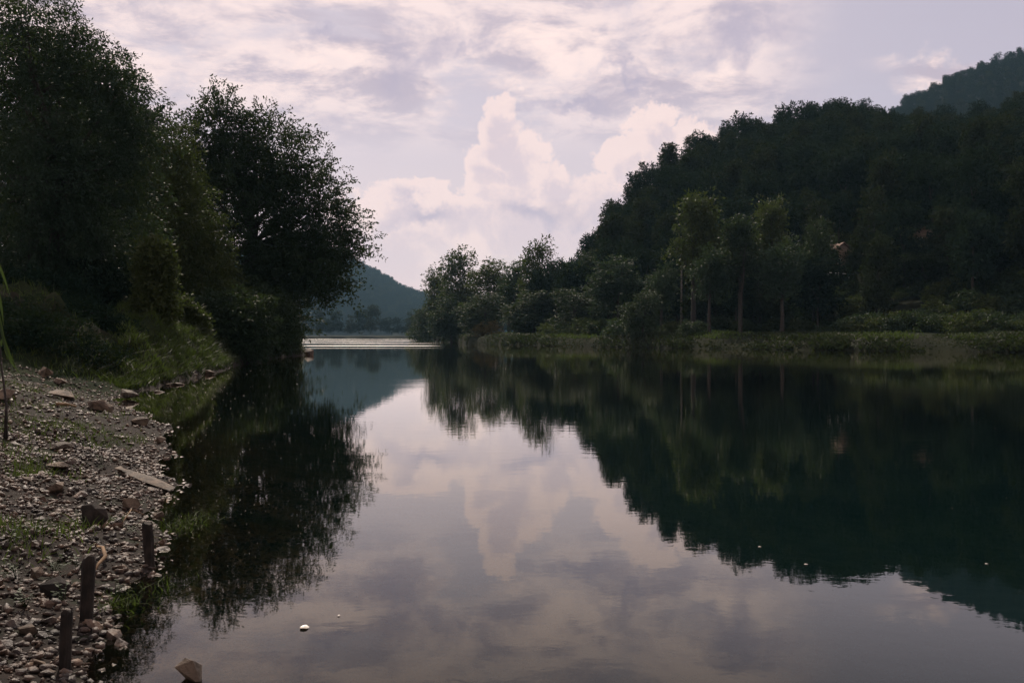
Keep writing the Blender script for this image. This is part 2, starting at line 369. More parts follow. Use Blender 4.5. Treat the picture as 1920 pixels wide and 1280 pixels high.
h3 = N.noise(pos, 11.0, 3, .5)
patch = N.rng(N.noise(N.vmath('MULTIPLY', pos, (.018, .05, 1)), 1.0, 3, .5), .46, .66)
farw = N.rng(sp.outputs[1], 140, 420)
patch = N.math('ADD', N.math('MULTIPLY', patch, .6), N.math('MULTIPLY', farw, N.rng(N.noise(N.vmath('MULTIPLY', pos, (.008, .03, 1)), 1.0, 2), .48, .6, .0, 26.0)))
calm = N.math('ADD', .25, patch)
hh = N.math('ADD', N.math('MULTIPLY', h1, .0045), N.math('ADD', N.math('MULTIPLY', h2, .006), N.math('MULTIPLY', h3, .0010)))
hh = N.math('MULTIPLY', hh, calm)
bp = N.new('ShaderNodeBump'); bp.inputs['Strength'].default_value = .55; bp.inputs['Distance'].default_value = 1.0; N.l.new(hh, bp.inputs['Height'])
fr = N.new('ShaderNodeFresnel'); fr.inputs['IOR'].default_value = 1.5; frm = N.math('SUBTRACT', N.math('MULTIPLY', fr.outputs[0], 1.62), .175, clamp=True); N.l.new(bp.outputs[0], fr.inputs['Normal'])
gl = N.new('ShaderNodeBsdfGlossy'); N.l.new(N.math('ADD', .010, N.math('ADD', N.math('MULTIPLY', N.rng(sp.outputs[1], 540, 650), .22), N.math('MULTIPLY', N.math('MULTIPLY', N.rng(sp.outputs[1], 105, 125), N.rng(N.math('ADD', N.math('DIVIDE', sp.outputs[0], sp.outputs[1]), .0), -.06, -.09)), N.rng(N.noise(N.vmath('MULTIPLY', pos, (.012, .09, 1)), 1.0, 3), .56, .66, 0, .35)))), gl.inputs['Roughness']); gl.inputs['Color'].default_value = (1.0, .965, .91, 1); N.l.new(bp.outputs[0], gl.inputs['Normal'])
df = N.new('ShaderNodeBsdfDiffuse'); df.inputs[0].default_value = (.0008, .0060, .0052, 1)
tr = N.new('ShaderNodeBsdfTransparent'); tr.inputs[0].default_value = (.70, .64, .46, 1)
aa = N.new('ShaderNodeAttribute', attribute_name='clarity')
m1 = N.new('ShaderNodeMixShader'); N.l.new(aa.outputs['Fac'], m1.inputs[0]); N.l.new(df.outputs[0], m1.inputs[1]); N.l.new(tr.outputs[0], m1.inputs[2])
m2 = N.new('ShaderNodeMixShader'); N.l.new(frm, m2.inputs[0]); N.l.new(m1.outputs[0], m2.inputs[1]); N.l.new(gl.outputs[0], m2.inputs[2])
N.l.new(m2.outputs[0], out.inputs[0])
river = tag(link('river_water', wme), kind='structure')

# ------------------------------------------------------------------ haze
hm, N, out = material('haze_air')
pv = N.new('ShaderNodeVolumePrincipled'); pv.inputs['Density'].default_value = .000066; pv.inputs['Color'].default_value = (.42, .74, 1.0, 1)
pv.inputs['Anisotropy'].default_value = .2
N.l.new(pv.outputs[0], out.inputs['Volume'])
hb = Vector((-2600, -80, -4.5)); ht = Vector((4800, 4200, 330))
hv = [(x, y, z) for x in (hb.x, ht.x) for y in (hb.y, ht.y) for z in (hb.z, ht.z)]
haze = tag(link('haze', npmesh('haze', hv, [(0, 1, 3, 2), (4, 6, 7, 5), (0, 4, 5, 1), (2, 3, 7, 6), (0, 2, 6, 4), (1, 5, 7, 3)], hm)), kind='stuff')

# ------------------------------------------------------------------ left bank trees (own crowns, built at their place)
def px_lobes(lst, px0, D, seed=0, zbase=0.0, deep=1.0):
    k = D / F; rnd = random.Random(seed); L = []
    for px, py, rx, ry in lst:
        L.append(((px - px0) * k, rnd.uniform(-.4, .4) * rx * k, EYE + (HOR - py) * k - zbase, rx * k, rx * k * deep * .9, ry * k))
    return L
def own_tree(name, label, cat, px0, D, lst, nspray, kleaf, slen, swid, leaf, mat, droop=.25, h=None, r0=.25, nb=40, seed=1, bark='bark', up=.35, surf=.55, lean=(0, 0), deep=1.0, aspect=.45, zf=None):
    X = (px0 - 960) / F * D; z0 = float((zf or left_z)(X, D)); z0 = max(z0, 0)
    t = empty(name, (X, D, z0)); tag(t, label, cat)
    lob = px_lobes(lst, px0, D, seed, z0, deep)
    v, f, c = crown_arrays(seed, lob, nspray, kleaf, slen, swid, leaf, droop, surf, up, aspect)
    link('crown', npmesh('crown', v, f, M[mat]), t)
    hh_ = h or max(l[2] + l[5] for l in lob)
    T = trunk_tubes(seed, lob, hh_, r0, c, nb, lean); link('trunk', T.mesh('trunk', M[bark]), t)
    return t
own_tree('beech_tree', 'big broad dark tree with feathery edge leaning over the water on left bank', 'tree', 450, 80,
    [(415, 262, 66, 90), (372, 300, 34, 90), (500, 290, 82, 92), (560, 365, 84, 98), (598, 440, 84, 86), (585, 500, 88, 70), (610, 545, 36, 34), (480, 600, 90, 50), (460, 420, 112, 170), (430, 560, 100, 80), (530, 510, 85, 60), (640, 450, 40, 40)],
    3000, 44, 2.7, .27, .25, 'leaf', .25, r0=.55, nb=90, seed=3, lean=(1.2, 0), surf=.35)
own_tree('locust_tree', 'tall tree with drooping feathery sprays filling the upper left', 'tree', 110, 46,
    [(40, 60, 110, 110), (165, 110, 62, 62), (215, 165, 62, 50), (255, 225, 56, 60), (120, 220, 120, 110), (255, 300, 45, 90), (60, 380, 150, 150), (180, 420, 110, 160), (40, 540, 130, 90), (215, 520, 60, 80)],
    3600, 40, 1.5, .20, .17, 'leaf_blue', .75, r0=.34, nb=70, seed=5, up=.15, surf=.45, aspect=.34)
own_tree('young_tree', 'thin yellowish green tree between the feathery tree and the big dark one', 'tree', 325, 64,
    [(335, 300, 34, 66), (305, 350, 60, 90), (345, 430, 70, 100), (370, 540, 80, 90), (300, 300, 40, 60)],
    1500, 30, 1.2, .28, .21, 'leaf_olive', .2, r0=.16, nb=40, seed=8, surf=.4)
own_tree('leaning_tree', 'tree whose thin leafy twigs reach into the top left corner', 'tree', -330, 14,
    [(-60, -10, 150, 60), (60, 2, 62, 26), (-80, -120, 220, 120), (150, -6, 30, 10), (-300, -150, 220, 150), (20, 60, 50, 30)],
    240, 22, .42, .07, .055, 'leaf_blue', .3, r0=.14, nb=30, seed=9, surf=.3)
# dark wood behind, and bushes along the foot of the bank
for i, (px, D, lst, lab) in enumerate([
        (20, 66, [(30, 250, 150, 220), (20, 480, 170, 140)], 'dark tree behind the feathery tree at the left edge'),
        (200, 72, [(210, 330, 110, 150), (220, 480, 130, 120)], 'dark tree standing deep in the left wood behind the grass bank'),
        (330, 92, [(340, 420, 100, 150), (320, 540, 110, 90)], 'dark tree behind the big tree on left bank'),
        (120, 100, [(120, 300, 150, 230)], 'far dark tree at the back of the left wood')]):
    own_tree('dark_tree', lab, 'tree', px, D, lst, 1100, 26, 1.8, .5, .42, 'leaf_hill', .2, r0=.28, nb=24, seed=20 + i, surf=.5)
bush_list = [
    (60, 40, [(40, 590, 150, 85), (150, 630, 70, 55), (20, 640, 80, 44)], 'dark bush at the left edge above the stony shore'),
    (60, 31, [(-20, 630, 120, 80), (90, 640, 90, 52), (170, 668, 60, 34), (30, 665, 80, 36)], 'dark undergrowth at the left edge right behind the upper stones'),
    (200, 35, [(190, 640, 60, 50), (140, 620, 80, 60), (225, 672, 30, 24)], 'dark undergrowth left beside the green part of the grass bank'),
    (215, 46, [(215, 565, 85, 80), (160, 600, 60, 60)], 'dark bush under the feathery tree behind the grass bank'),
    (292, 42, [(292, 500, 20, 40), (290, 560, 26, 50), (285, 470, 14, 22)], 'narrow climber covered stump rising from the grass bank'),
    (352, 50, [(338, 590, 22, 30), (352, 605, 28, 24)], 'small yellowish bush on top of the grass bank'),
    (430, 60, [(430, 600, 80, 60), (450, 635, 60, 42)], 'dark bush under the big tree right of the grass bank'),
    (490, 72, [(480, 600, 80, 66), (515, 634, 36, 30), (430, 630, 60, 40)], 'dark bush hanging over the water under the big tree'),
    (385, 78, [(400, 560, 90, 80)], 'dark thicket behind the big tree trunk'),
    (530, 86, [(520, 605, 40, 50), (540, 640, 22, 20), (500, 650, 40, 14)], 'dark bush at the point below the big tree')]
for i, (px, D, lst, lab) in enumerate(bush_list):
    own_tree('bush', lab, 'bush', px, D, lst, 1500 if D < 40 else 620, 26, .8, .22, .10 if D < 40 else .19 if D < 55 else .26, 'leaf_olive' if i in (4, 5) else 'leaf_hill' if D < 48 else 'leaf', .25, r0=.07, nb=14, seed=40 + i, surf=.4)

# ------------------------------------------------------------------ shared tree kinds for the right bank and the hill
def kind(seed, lobes, nspray, kleaf, slen, swid, leaf, mat, h, r0, droop=.2, nb=10, bark='bark', surf=.55, stems=1):
    v, f, c = crown_arrays(seed, lobes, nspray, kleaf, slen, swid, leaf, droop, surf)
    return npmesh('crown', v, f, M[mat]), trunk_tubes(seed, lobes, h, r0, c, nb, stems=stems).mesh('trunk', M[bark])
def rlobes(seed, n, w, z0, z1, r):
    rnd = random.Random(seed); L = [(0, 0, (z0 + z1) / 2, w * .62, w * .62, (z1 - z0) * .45)]
    for i in range(n):
        t = rnd.random(); z = z0 + (z1 - z0) * t; q = w * (1 - .65 * abs(t - .45) * 1.6) * .62; a = rnd.uniform(0, 6.28)
        rr = r * rnd.uniform(.7, 1.25); L.append((math.cos(a) * q, math.sin(a) * q, z, rr, rr, rr * .85))
    return L
# unit trees: about 10 m tall, 5-6 m wide
BK = [kind(101 + i, rlobes(201 + i, 9, w, z0, 9.0, r), ns, 16, 1.1, .32, .30, m_, 10, .17, nb=14, surf=sf, stems=st)
      for i, (w, z0, r, ns, m_, sf, st) in enumerate([
          (2.8, 2.4, 1.25, 520, 'leaf', .5, 1), (2.5, 2.0, 1.1, 470, 'leaf_blue', .25, 2), (3.1, 2.0, 1.4, 560, 'leaf_olive', .5, 1),
          (2.4, 2.2, 1.1, 440, 'leaf_olive', .2, 1), (2.7, 3.0, 1.3, 480, 'leaf_blue', .5, 3), (2.9, 1.2, 1.3, 520, 'leaf', .55, 1)])]
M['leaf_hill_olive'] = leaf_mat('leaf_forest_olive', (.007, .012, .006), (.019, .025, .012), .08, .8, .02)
BK += [kind(171 + i, rlobes(271 + i, 8, w, z0, 9.3, r), 420, 16, 1.1, .30, .28, m_, 10, .20, nb=18, surf=.35, stems=st) for i, (w, z0, r, m_, st) in enumerate([(2.1, 4.0, 1.0, 'leaf_blue', 1), (2.3, 4.4, 1.0, 'leaf', 3), (1.9, 3.6, .95, 'leaf_olive', 1)])]
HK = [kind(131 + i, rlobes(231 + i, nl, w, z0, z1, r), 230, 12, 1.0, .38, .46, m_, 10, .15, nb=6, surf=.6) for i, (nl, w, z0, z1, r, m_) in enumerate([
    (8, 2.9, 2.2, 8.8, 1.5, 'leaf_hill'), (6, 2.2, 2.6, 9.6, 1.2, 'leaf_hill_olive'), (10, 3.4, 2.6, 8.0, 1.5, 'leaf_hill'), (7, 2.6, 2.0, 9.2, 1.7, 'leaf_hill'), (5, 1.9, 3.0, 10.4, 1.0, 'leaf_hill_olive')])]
SK = [kind(151 + i, [(0, 0, .9, 1.3, 1.2, .8), (.9, .2, .7, .8, .8, .6), (-.9, -.1, .6, .8, .7, .6), (.2, 0, 1.5, .7, .7, .5)], 120, 14, .6, .2, .24, m_, 1.9, .05, nb=6, surf=.5)
      for i, m_ in enumerate(['leaf_olive', 'leaf', 'leaf_blue', 'leaf_dry'])]
def place(name, kinds, k, loc, sx, sz, rz, label, cat, group=None, trunk=True):
    cm_, tm_ = kinds[k]
    t = empty(name, loc, rz); t.scale = (sx, sx, sz); tag(t, label, cat, group)
    link('crown', cm_, t)
    if trunk: link('trunk', tm_, t)
    return t
def right_pt(px, D): X = (px - 960) / F * D; return X, D, float(right_z(X, D))
rb = [  # px centre, crown top py, width px, distance, kind, label
    (790, 572, 58, 345, 0, 'small tree at the far tip of the right bank'),
    (822, 505, 74, 315, 2, 'tree second from the far tip of the right bank, lower than its neighbour'),
    (866, 464, 110, 275, 3, 'airy tree with see-through top near the tip of the right bank'),
    (815, 545, 80, 320, 5, 'dense low dark tree behind the tip trees'), (880, 520, 100, 285, 0, 'dense tree filling the gap behind the airy tree near the tip'), (955, 520, 110, 262, 2, 'dense tree filling the gap behind the tallest airy tree'), (1060, 500, 110, 240, 0, 'dense tree behind the airy middle trees on the right'),
    (846, 540, 90, 262, 0, 'dense low tree in front of the airy one near the tip'),
    (915, 488, 104, 250, 2, 'round green tree between the two airy topped trees'),
    (905, 548, 100, 225, 5, 'low dark tree standing at the water between the airy trees'),
    (968, 474, 90, 232, 1, 'tree left beside the tallest airy tree'),
    (1010, 446, 96, 218, 3, 'tallest airy tree in the middle of the picture'),
    (1046, 466, 84, 214, 1, 'airy tree right beside the tallest one'),
    (1000, 545, 120, 205, 5, 'dense dark tree below the airy middle trees'),
    (1098, 456, 104, 200, 0, 'dense round tree left of where the hill begins'),
    (1140, 398, 70, 262, 3, 'thin tree with ragged top on the hill left shoulder'),
    (1080, 540, 110, 180, 5, 'low dark tree in front of the dense round tree'),
    (1155, 462, 124, 172, 1, 'forked tree with dark leaning trunks by the water'),
    (1240, 492, 100, 156, 6, 'mid height tree right of the forked one'),
    (1205, 545, 90, 150, 5, 'dark shrubby tree reaching down to the water'),
    (1300, 348, 150, 158, 8, 'very tall pale green tree in front of the hill'),
    (1330, 455, 100, 142, 6, 'tree with a bare upright trunk before the grass strip'),
    (1388, 410, 120, 142, 7, 'tree with several spreading thin trunks on the grass strip'),
    (1450, 362, 120, 160, 8, 'tall pale crowned tree above the single thick trunk'),
    (1466, 440, 120, 138, 6, 'tree with single thick dark trunk at the grass strip'),
    (1525, 410, 84, 158, 5, 'dark tree right of the tall pale crowned tree'),
    (1668, 425, 116, 168, 2, 'broad tree between the two cabins on the slope'),
    (1735, 470, 120, 150, 5, 'dark tree below the red roofed cabin'),
    (1812, 450, 150, 160, 0, 'dark broad tree left of the picture edge on the right bank'),
    (1900, 430, 150, 150, 5, 'dark tree at the right edge of the picture')]
rnd = random.Random(4)
for px, top, w, D, k, lab in rb:
    X, Y, z = right_pt(px, D); H = EYE + (HOR - top) / F * D - z; Wd = w * D / F
    place('riverside_tree', BK, k, (X, Y, z), Wd / 6.2, H / 9.9, rnd.uniform(0, 6.28), lab, 'tree')
# bushes along the right waterline
bl = ['low bush at the far tip of the right bank', 'olive bush on the shore near the tip', 'bush on the shore left of the middle', 'pale dry bush on the shore below the middle trees', 'bright green bush right of the middle trees', 'bush beside the bright green one', 'bush at the foot of the dense round tree',
      'bush leaning to the water below the forked tree', 'bush beside the forked trunks', 'bush at the left end of the grass strip', 'bush between two trunks on the grass strip', 'small bush behind the spreading trunks', 'round lit bush right of the thick trunk', 'low bush on the dark shore under the round lit bush', 'bush right of the grass strip end',
      'pale bush below the cabins', 'bush at the right shore', 'bush on the right shore near the picture edge', 'last bush at the right edge on the shore']
bp_ = [(800, 605, 330), (832, 612, 300), (870, 600, 262), (915, 600, 222), (1000, 585, 205), (1050, 600, 196), (1088, 605, 180), (1118, 600, 168), (1180, 585, 156), (1255, 605, 150), (1300, 600, 142), (1405, 600, 158), (1500, 598, 152), (1545, 622, 128), (1610, 606, 140), (1690, 590, 150), (1760, 606, 128), (1830, 600, 122), (1905, 600, 118)]
for i, ((px, top, D), lab) in enumerate(zip(bp_, bl)):
    D = max(D, float(right_s((px - 960) / F)) + 3); X, Y, z = right_pt(px, D); H = max(EYE + (HOR - top) / F * D - z, 1.2)
    place('bush', SK, 3 if i == 3 else i % 3, (X, Y, z - .1), H / 1.5, H / 1.9, rnd.uniform(0, 6.28), lab, 'bush')

# hill forest: the nearest as single trees, the rest as one wood
pts = []
cab_zone = [(1580, 480, 40, 60), (1734, 455, 34, 40)]
grd = np.random.default_rng(11)
for a in np.arange(.03, .62, .0001):
    pass
Yv = 118.0; cand = []
while Yv < 520:
    step = 6.2 if Yv < 320 else 8.0
    for X in np.arange(.03 * Yv, .60 * Yv + 20, step):
        x = X + grd.uniform(-2.4, 2.4); y = Yv + grd.uniform(-2.4, 2.4); a = x / y
        if y < right_s(a) + 30: continue
        z = float(right_z(x, y))
        if y < 330 and z < 1.9: continue
        cand.append((x, y, z, y > np.interp(a, HA, HD) + 25))
    Yv += step
front = []; rest = []
for x, y, z, behind in cand:
    px, py = 960 + x / y * F, HOR - (z + 7 - EYE) / y * F
    if any(abs(px - c[0]) < c[2] and abs(py - c[1]) < c[3] + 20 and y < 235 for c in cab_zone): continue
    (rest if behind or px > 1960 else front).append((x, y, z))
front.sort(key=lambda q: q[1])
ridge_lab = {0: 'dark round tree on the lower slope of the wooded right hill', 1: 'dark round tree on the middle slope of the wooded right hill', 2: 'dark tree on the skyline of the wooded right hill'}
sel = front[:140] ; others = front[140:]
others.sort(key=lambda q: -int(q[1] > np.interp(q[0] / q[1], HA, HD) - 22))
sel += others[:150]; rest += others[150:]
for x, y, z in sel:
    a = x / y; hd = float(np.interp(a, HA, HD)); s0 = float(right_s(a)) + 34
    q = 2 if y > hd - 22 else (0 if (y - s0) / (hd - s0) < .4 else 1)
    pxc = 960 + a * F; zone = 'above the left end of the riverside trees' if pxc < 1300 else 'above the tall pale riverside trees' if pxc < 1540 else 'above the two cabins' if pxc < 1790 else 'near the right picture edge'
    s_ = rnd.uniform(1.0, 1.35) if q == 2 else rnd.uniform(.85, 1.6)
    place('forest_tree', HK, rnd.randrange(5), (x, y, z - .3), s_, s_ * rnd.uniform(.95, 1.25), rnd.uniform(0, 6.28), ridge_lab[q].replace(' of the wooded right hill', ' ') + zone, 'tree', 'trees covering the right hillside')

src = bpy.data.collections.new('wood_kinds')
for i, (c_, t_) in enumerate(HK[:4]):
    o = bpy.data.objects.new('forest_crown', c_); src.objects.link(o)
src2 = bpy.data.collections.new('shrub_kinds')
for i in range(3):
    o = bpy.data.objects.new('shrub_crown', SK[i][0]); src2.objects.link(o)
def wood(name, P, S, label=None, src=src):
    me = bpy.data.meshes.new(name); me.from_pydata([tuple(p) for p in P], [], [])
    me.attributes.new('sz', 'FLOAT', 'POINT').data.foreach_set('value', np.array(S, np.float32))
    o = link(name, me); tag(o, label, kind='stuff')
    ng = bpy.data.node_groups.new(name, 'GeometryNodeTree'); ng.interface.new_socket('Geometry', in_out='INPUT', socket_type='NodeSocketGeometry'); ng.interface.new_socket('Geometry', in_out='OUTPUT', socket_type='NodeSocketGeometry')
    n = ng.nodes; l = ng.links; gi = n.new('NodeGroupInput'); go = n.new('NodeGroupOutput'); ip = n.new('GeometryNodeInstanceOnPoints')
    ci = n.new('GeometryNodeCollectionInfo'); ci.inputs[0].default_value = src; ci.inputs['Separate Children'].default_value = True; ci.inputs['Reset Children'].default_value = True
    l.new(gi.outputs[0], ip.inputs['Points']); l.new(ci.outputs[0], ip.inputs['Instance']); ip.inputs['Pick Instance'].default_value = True
    rn = n.new('FunctionNodeRandomValue'); rn.data_type = 'FLOAT_VECTOR'; rn.inputs[0].default_value = (0, 0, 0); rn.inputs[1].default_value = (.1, .1, 6.28)
    l.new(rn.outputs[0], ip.inputs['Rotation'])
    na = n.new('GeometryNodeInputNamedAttribute'); na.data_type = 'FLOAT'; na.inputs[0].default_value = 'sz'; l.new(na.outputs[0], ip.inputs['Scale'])
    l.new(ip.outputs[0], go.inputs[0]); md = o.modifiers.new('wood', 'NODES'); md.node_group = ng
    return o
P = [(x, y, z - .3) for x, y, z in rest]
wood('forest', P, grd.uniform(1.1, 1.5, len(P)))
P = []
for _ in range(1500):
    a = grd.uniform(.03, .60); e = 12 + 60 * grd.random() ** 1.1
    if .13 < a < .33 and e < 30: continue
    y = right_s(a) + e; P.append((a * y, y, float(right_z(a * y, y)) - .3))
wood('undergrowth', P, grd.uniform(.2, 1.35, len(P)) ** 1.5, src=src2)
P = []
for Y in np.arange(700, 1080, 9.5):
    for X in np.arange(.28 * Y, .60 * Y, 9.5):
        x, y = X + grd.uniform(-3.5, 3.5), Y + grd.uniform(-3.5, 3.5); P.append((x, y, float(back_z(x, y)) - 1))
wood('distant_forest', P, grd.uniform(1.1, 1.6, len(P)))
P = []
for Y in np.arange(1520, 2260, 16):
    for X in np.arange(-.30 * Y, .04 * Y, 13):
        x, y = X + grd.uniform(-5, 5), Y + grd.uniform(-5, 5); P.append((x, y, float(far_z(x, y)) - 1))
wood('far_forest', P, grd.uniform(1.7, 2.6, len(P)))
# line of trees along the far bank
fb = tag(link('far_bank', grid('far_bank', np.array([[(x, y, z) for y, z in ((640, -1), (655, .5), (672, 1.6), (860, 2.5))] for x in np.linspace(-420, 60, 60)]), M['soil'])), kind='structure')
for i in range(46):
    x = -330 + i * 7.6 + rnd.uniform(-2, 2); s_ = rnd.uniform(1.3, 2.15)
    place('far_bank_tree', HK, i % 5, (x, 672 + rnd.uniform(-6, 16), .6), s_ * 1.15, s_, rnd.uniform(0, 6), 'hazy dark tree in the row along the far bank', 'tree', 'hazy trees along the far bank', trunk=False)

# pale dead trunk in front of the hill
X, Y, z = right_pt(1277, 168); T = Tubes(); T.add([(0, 0, 0), (.1, 0, 8), (0, .1, 16.5)], [.2, .16, .08], 7); T.add([(.08, 0, 11), (.9, .3, 13.2)], [.07, .02], 5); T.add([(.03, 0, 13), (-.8, .2, 14.6)], [.06, .02], 5)
dt = empty('dead_tree', (X, Y, z)); link('trunk', T.mesh('trunk', M['bark_pale']), dt); tag(dt, 'pale bare dead tree standing left of the very tall tree', 'tree')

# ------------------------------------------------------------------ cabins on the slope
def box(v, f, x0, x1, y0, y1, z0, z1):
    b = len(v); v += [(x, y, z) for x in (x0, x1) for y in (y0, y1) for z in (z0, z1)]
    f += [tuple(b + i for i in q) for q in ((0, 1, 3, 2), (4, 6, 7, 5), (0, 4, 5, 1), (2, 3, 7, 6), (0, 2, 6, 4), (1, 5, 7, 3))]
def boxmesh(name, boxes, mat):
    v = []; f = []
    for b in boxes: box(v, f, *b)
    return npmesh(name, v, f, mat)
M['plank'] = rough_mat('timber', (.16, .115, .08), (.24, .18, .125), 2.0)
M['roof_red'] = rough_mat('roof_tile', (.10, .062, .045), (.15, .09, .065), 2.5)
M['pane'], N, out = material('window_pane'); p = N.new('ShaderNodeBsdfPrincipled'); p.inputs['Base Color'].default_value = (.02, .025, .03, 1); p.inputs['Roughness'].default_value = .08; N.l.new(p.outputs[0], out.inputs[0])
M['white'] = rough_mat('white_paint', (.62, .60, .57), (.75, .73, .70), 3, .5)
def cabin(px, py, D, w, hgt, label, rz):
    D = 130
    while right_z(at(px, py, D).x, D) < at(px, py, D).z and D < 290: D += .5
    X = (px - 960) / F * D; z = EYE + (HOR - py) / F * D
    t = empty('cabin', (X, D, z), rz); tag(t, label, 'cabin')
    link('base', boxmesh('base', [(-w / 2, w / 2, 0, w, -4, .1)], M['stone']), t)
    link('wall', boxmesh('wall', [(-w / 2 + .05, w / 2 - .05, .06, w - .05, .1, hgt)], M['wood']), t)
    n = int(w / .38); pw = w / n; pm = boxmesh('plank', [(0, pw * .86, -.03, .05, .12, hgt + .02)], M['plank'])
    for i in range(n): link('plank', pm, t, (-w / 2 + i * pw, 0, 0))
    o = .5; rh = w * .38
    for sgn in (-1, 1):
        v = [(0, -o, hgt + rh), (0, w + o, hgt + rh), (sgn * (w / 2 + o), w + o, hgt - .25), (sgn * (w / 2 + o), -o, hgt - .25)]
        v += [(a, b, c - .14) for a, b, c in v]
        link('roof', npmesh('roof', v, [(0, 1, 2, 3), (4, 7, 6, 5), (0, 3, 7, 4), (1, 5, 6, 2), (2, 6, 7, 3), (0, 4, 5, 1)], M['roof_red']), t)
    link('gable', npmesh('gable', [(-w / 2, .0, hgt + .03), (w / 2, .0, hgt + .03), (0, .0, hgt + rh - .2), (-w / 2, .12, hgt + .03), (w / 2, .12, hgt + .03), (0, .12, hgt + rh - .2)], [(0, 1, 2), (5, 4, 3), (0, 2, 5, 3), (1, 4, 5, 2), (0, 3, 4, 1)], M['plank']), t)
    wn = link('window', boxmesh('window', [(-.5, -.42, -.12, .02, 1.0, 1.9), (.42, .5, -.12, .02, 1.0, 1.9), (-.42, .42, -.12, .02, 1.82, 1.9), (-.42, .42, -.12, .02, 1.0, 1.08), (-.03, .03, -.1, .0, 1.08, 1.82)], M['white']), t, (-w * .2, 0, 0))
    link('pane', boxmesh('pane', [(-.42, .42, -.07, -.05, 1.08, 1.82)], M['pane']), wn)
    dr = link('door', boxmesh('door', [(-.42, .42, -.08, .0, .12, 2.05)], M['wood']), t, (w * .22, 0, 0)); link('handle', boxmesh('handle', [(.28, .34, -.13, -.08, 1.0, 1.1)], M['white']), dr)
cabin(1580, 505, 0, 4.6, 3.0, 'timber cabin with upright boards half hidden on the wooded slope', R(12))
cabin(1734, 466, 0, 4.2, 2.2, 'small cabin with reddish roof peeping out of the wood', R(-20))
lo = at(1572, 512, 160); T = Tubes(); T.add([(-1.8, 0, .1), (1.8, .2, -.15)], [.05, .05], 5)
for q in (-1.7, 0, 1.7): T.add([(q, q * .05, -.9), (q, q * .05, .05 - q * .06)], [.04, .04], 5)
tag(link('railing', T.mesh('railing', M['white']), loc=lo), 'low white railing just below the timber cabin', 'railing')

# ------------------------------------------------------------------ stones
def rock_mesh(seed, flat=.6, n=13, mat='stone', ang=.32):
    r_ = random.Random(seed); bm = bmesh.new()
    for _ in range(n):
        d = Vector((r_.gauss(0, 1), r_.gauss(0, 1), r_.gauss(0, 1))).normalized() * r_.uniform(1 - ang, 1)
        bm.verts.new((d.x * .5, d.y * .38, d.z * .5 * flat))
    res = bmesh.ops.convex_hull(bm, input=bm.verts[:])
    bmesh.ops.delete(bm, geom=[g for g in set(res['geom_interior'] + res['geom_unused']) if isinstance(g, bmesh.types.BMVert)], context='VERTS')
    me = bpy.data.meshes.new('stone'); bm.to_mesh(me); bm.free(); me.materials.append(M[mat]); return me
stone_kinds = [rock_mesh(300 + i, random.uniform(.45, .8)) for i in range(14)]
def stone_spots(n, y0, y1, smin, smax, wet=.5, pw=1.6, inland=9):
    out = []; g = np.random.default_rng(int(n + y0 * 10))
    Y = y0 + (y1 - y0) * g.random(n) ** 1.25; d = -wet + (inland + wet) * g.random(n) ** 1.0
    X = shore_x(Y) - d; keep = X > -.56 * Y - .6; X, Y, d = X[keep], Y[keep], d[keep]
    s = smin + (smax - smin) * g.random(len(X)) ** pw
    return X, Y, s
cnt = 0
X, Y, S = stone_spots(900, 4.2, 13.5, .05, .17, .25, 2.2, 4.8)
score = S / Y; order = np.argsort(-score)[:270]
for i in order:
    o = link('stone', stone_kinds[i % 14], left_bank, (X[i], Y[i], float(left_z(X[i], Y[i])) + S[i] * .10))
    o.scale = (S[i], S[i] * random.uniform(.8, 1.2), S[i] * random.uniform(.7, 1.1)); o.rotation_euler = (random.uniform(-.5, .5), random.uniform(-.5, .5), random.uniform(0, 6.28))
# the countless small ones
KV = []
for m_ in stone_kinds:
    m_.calc_loop_triangles(); v = np.array([q.co[:] for q in m_.vertices]); f = np.array([t.vertices[:] for t in m_.loop_triangles]); KV.append((v, f))
def joined_stones(name, X, Y, S, sink=.12, mat='stone'):
    V = []; Fc = []; b = 0; g = np.random.default_rng(len(X)); Z = left_z(X, Y)
    kk = g.integers(0, 14, len(X)); rot = g.random(len(X)) * 6.28; tx = g.normal(0, .35, len(X)); ty = g.normal(0, .35, len(X)); fl = g.uniform(.55, 1.1, len(X))
    for k in range(14):
        ii = np.where(kk == k)[0]; v, f = KV[k]; n = len(ii)
        if not n: continue
        vv = np.repeat(v[None], n, 0); vv[..., 2] *= fl[ii, None]
        y_, z_ = vv[..., 1].copy(), vv[..., 2].copy(); c, s = np.cos(tx[ii, None]), np.sin(tx[ii, None]); vv[..., 1] = y_ * c - z_ * s; vv[..., 2] = y_ * s + z_ * c
        x_, z_ = vv[..., 0].copy(), vv[..., 2].copy(); c, s = np.cos(ty[ii, None]), np.sin(ty[ii, None]); vv[..., 0] = x_ * c + z_ * s; vv[..., 2] = -x_ * s + z_ * c
        x_, y_ = vv[..., 0].copy(), vv[..., 1].copy(); c, s = np.cos(rot[ii, None]), np.sin(rot[ii, None]); vv[..., 0] = x_ * c - y_ * s; vv[..., 1] = x_ * s + y_ * c
        vv = vv * S[ii, None, None] + np.stack([X[ii], Y[ii], Z[ii] + S[ii] * sink], -1)[:, None]
        Fc.append((f[None] + (np.arange(n) * len(v))[:, None, None] + b).reshape(-1, 3)); V.append(vv.reshape(-1, 3)); b += n * len(v)
    o = link(name, npmesh(name, np.concatenate(V), np.concatenate(Fc), M[mat]), left_bank); o['kind'] = 'stuff'; return o
a1 = stone_spots(38000, 3.6, 13.5, .018, .095, .9, 2.4, 5); a2 = stone_spots(11000, 12, 28.5, .03, .14, .5, 2.2, 8)
X, Y, S = stone_spots(12000, 3.4, 13, .03, .11, 7.0, 2.2, -.3)
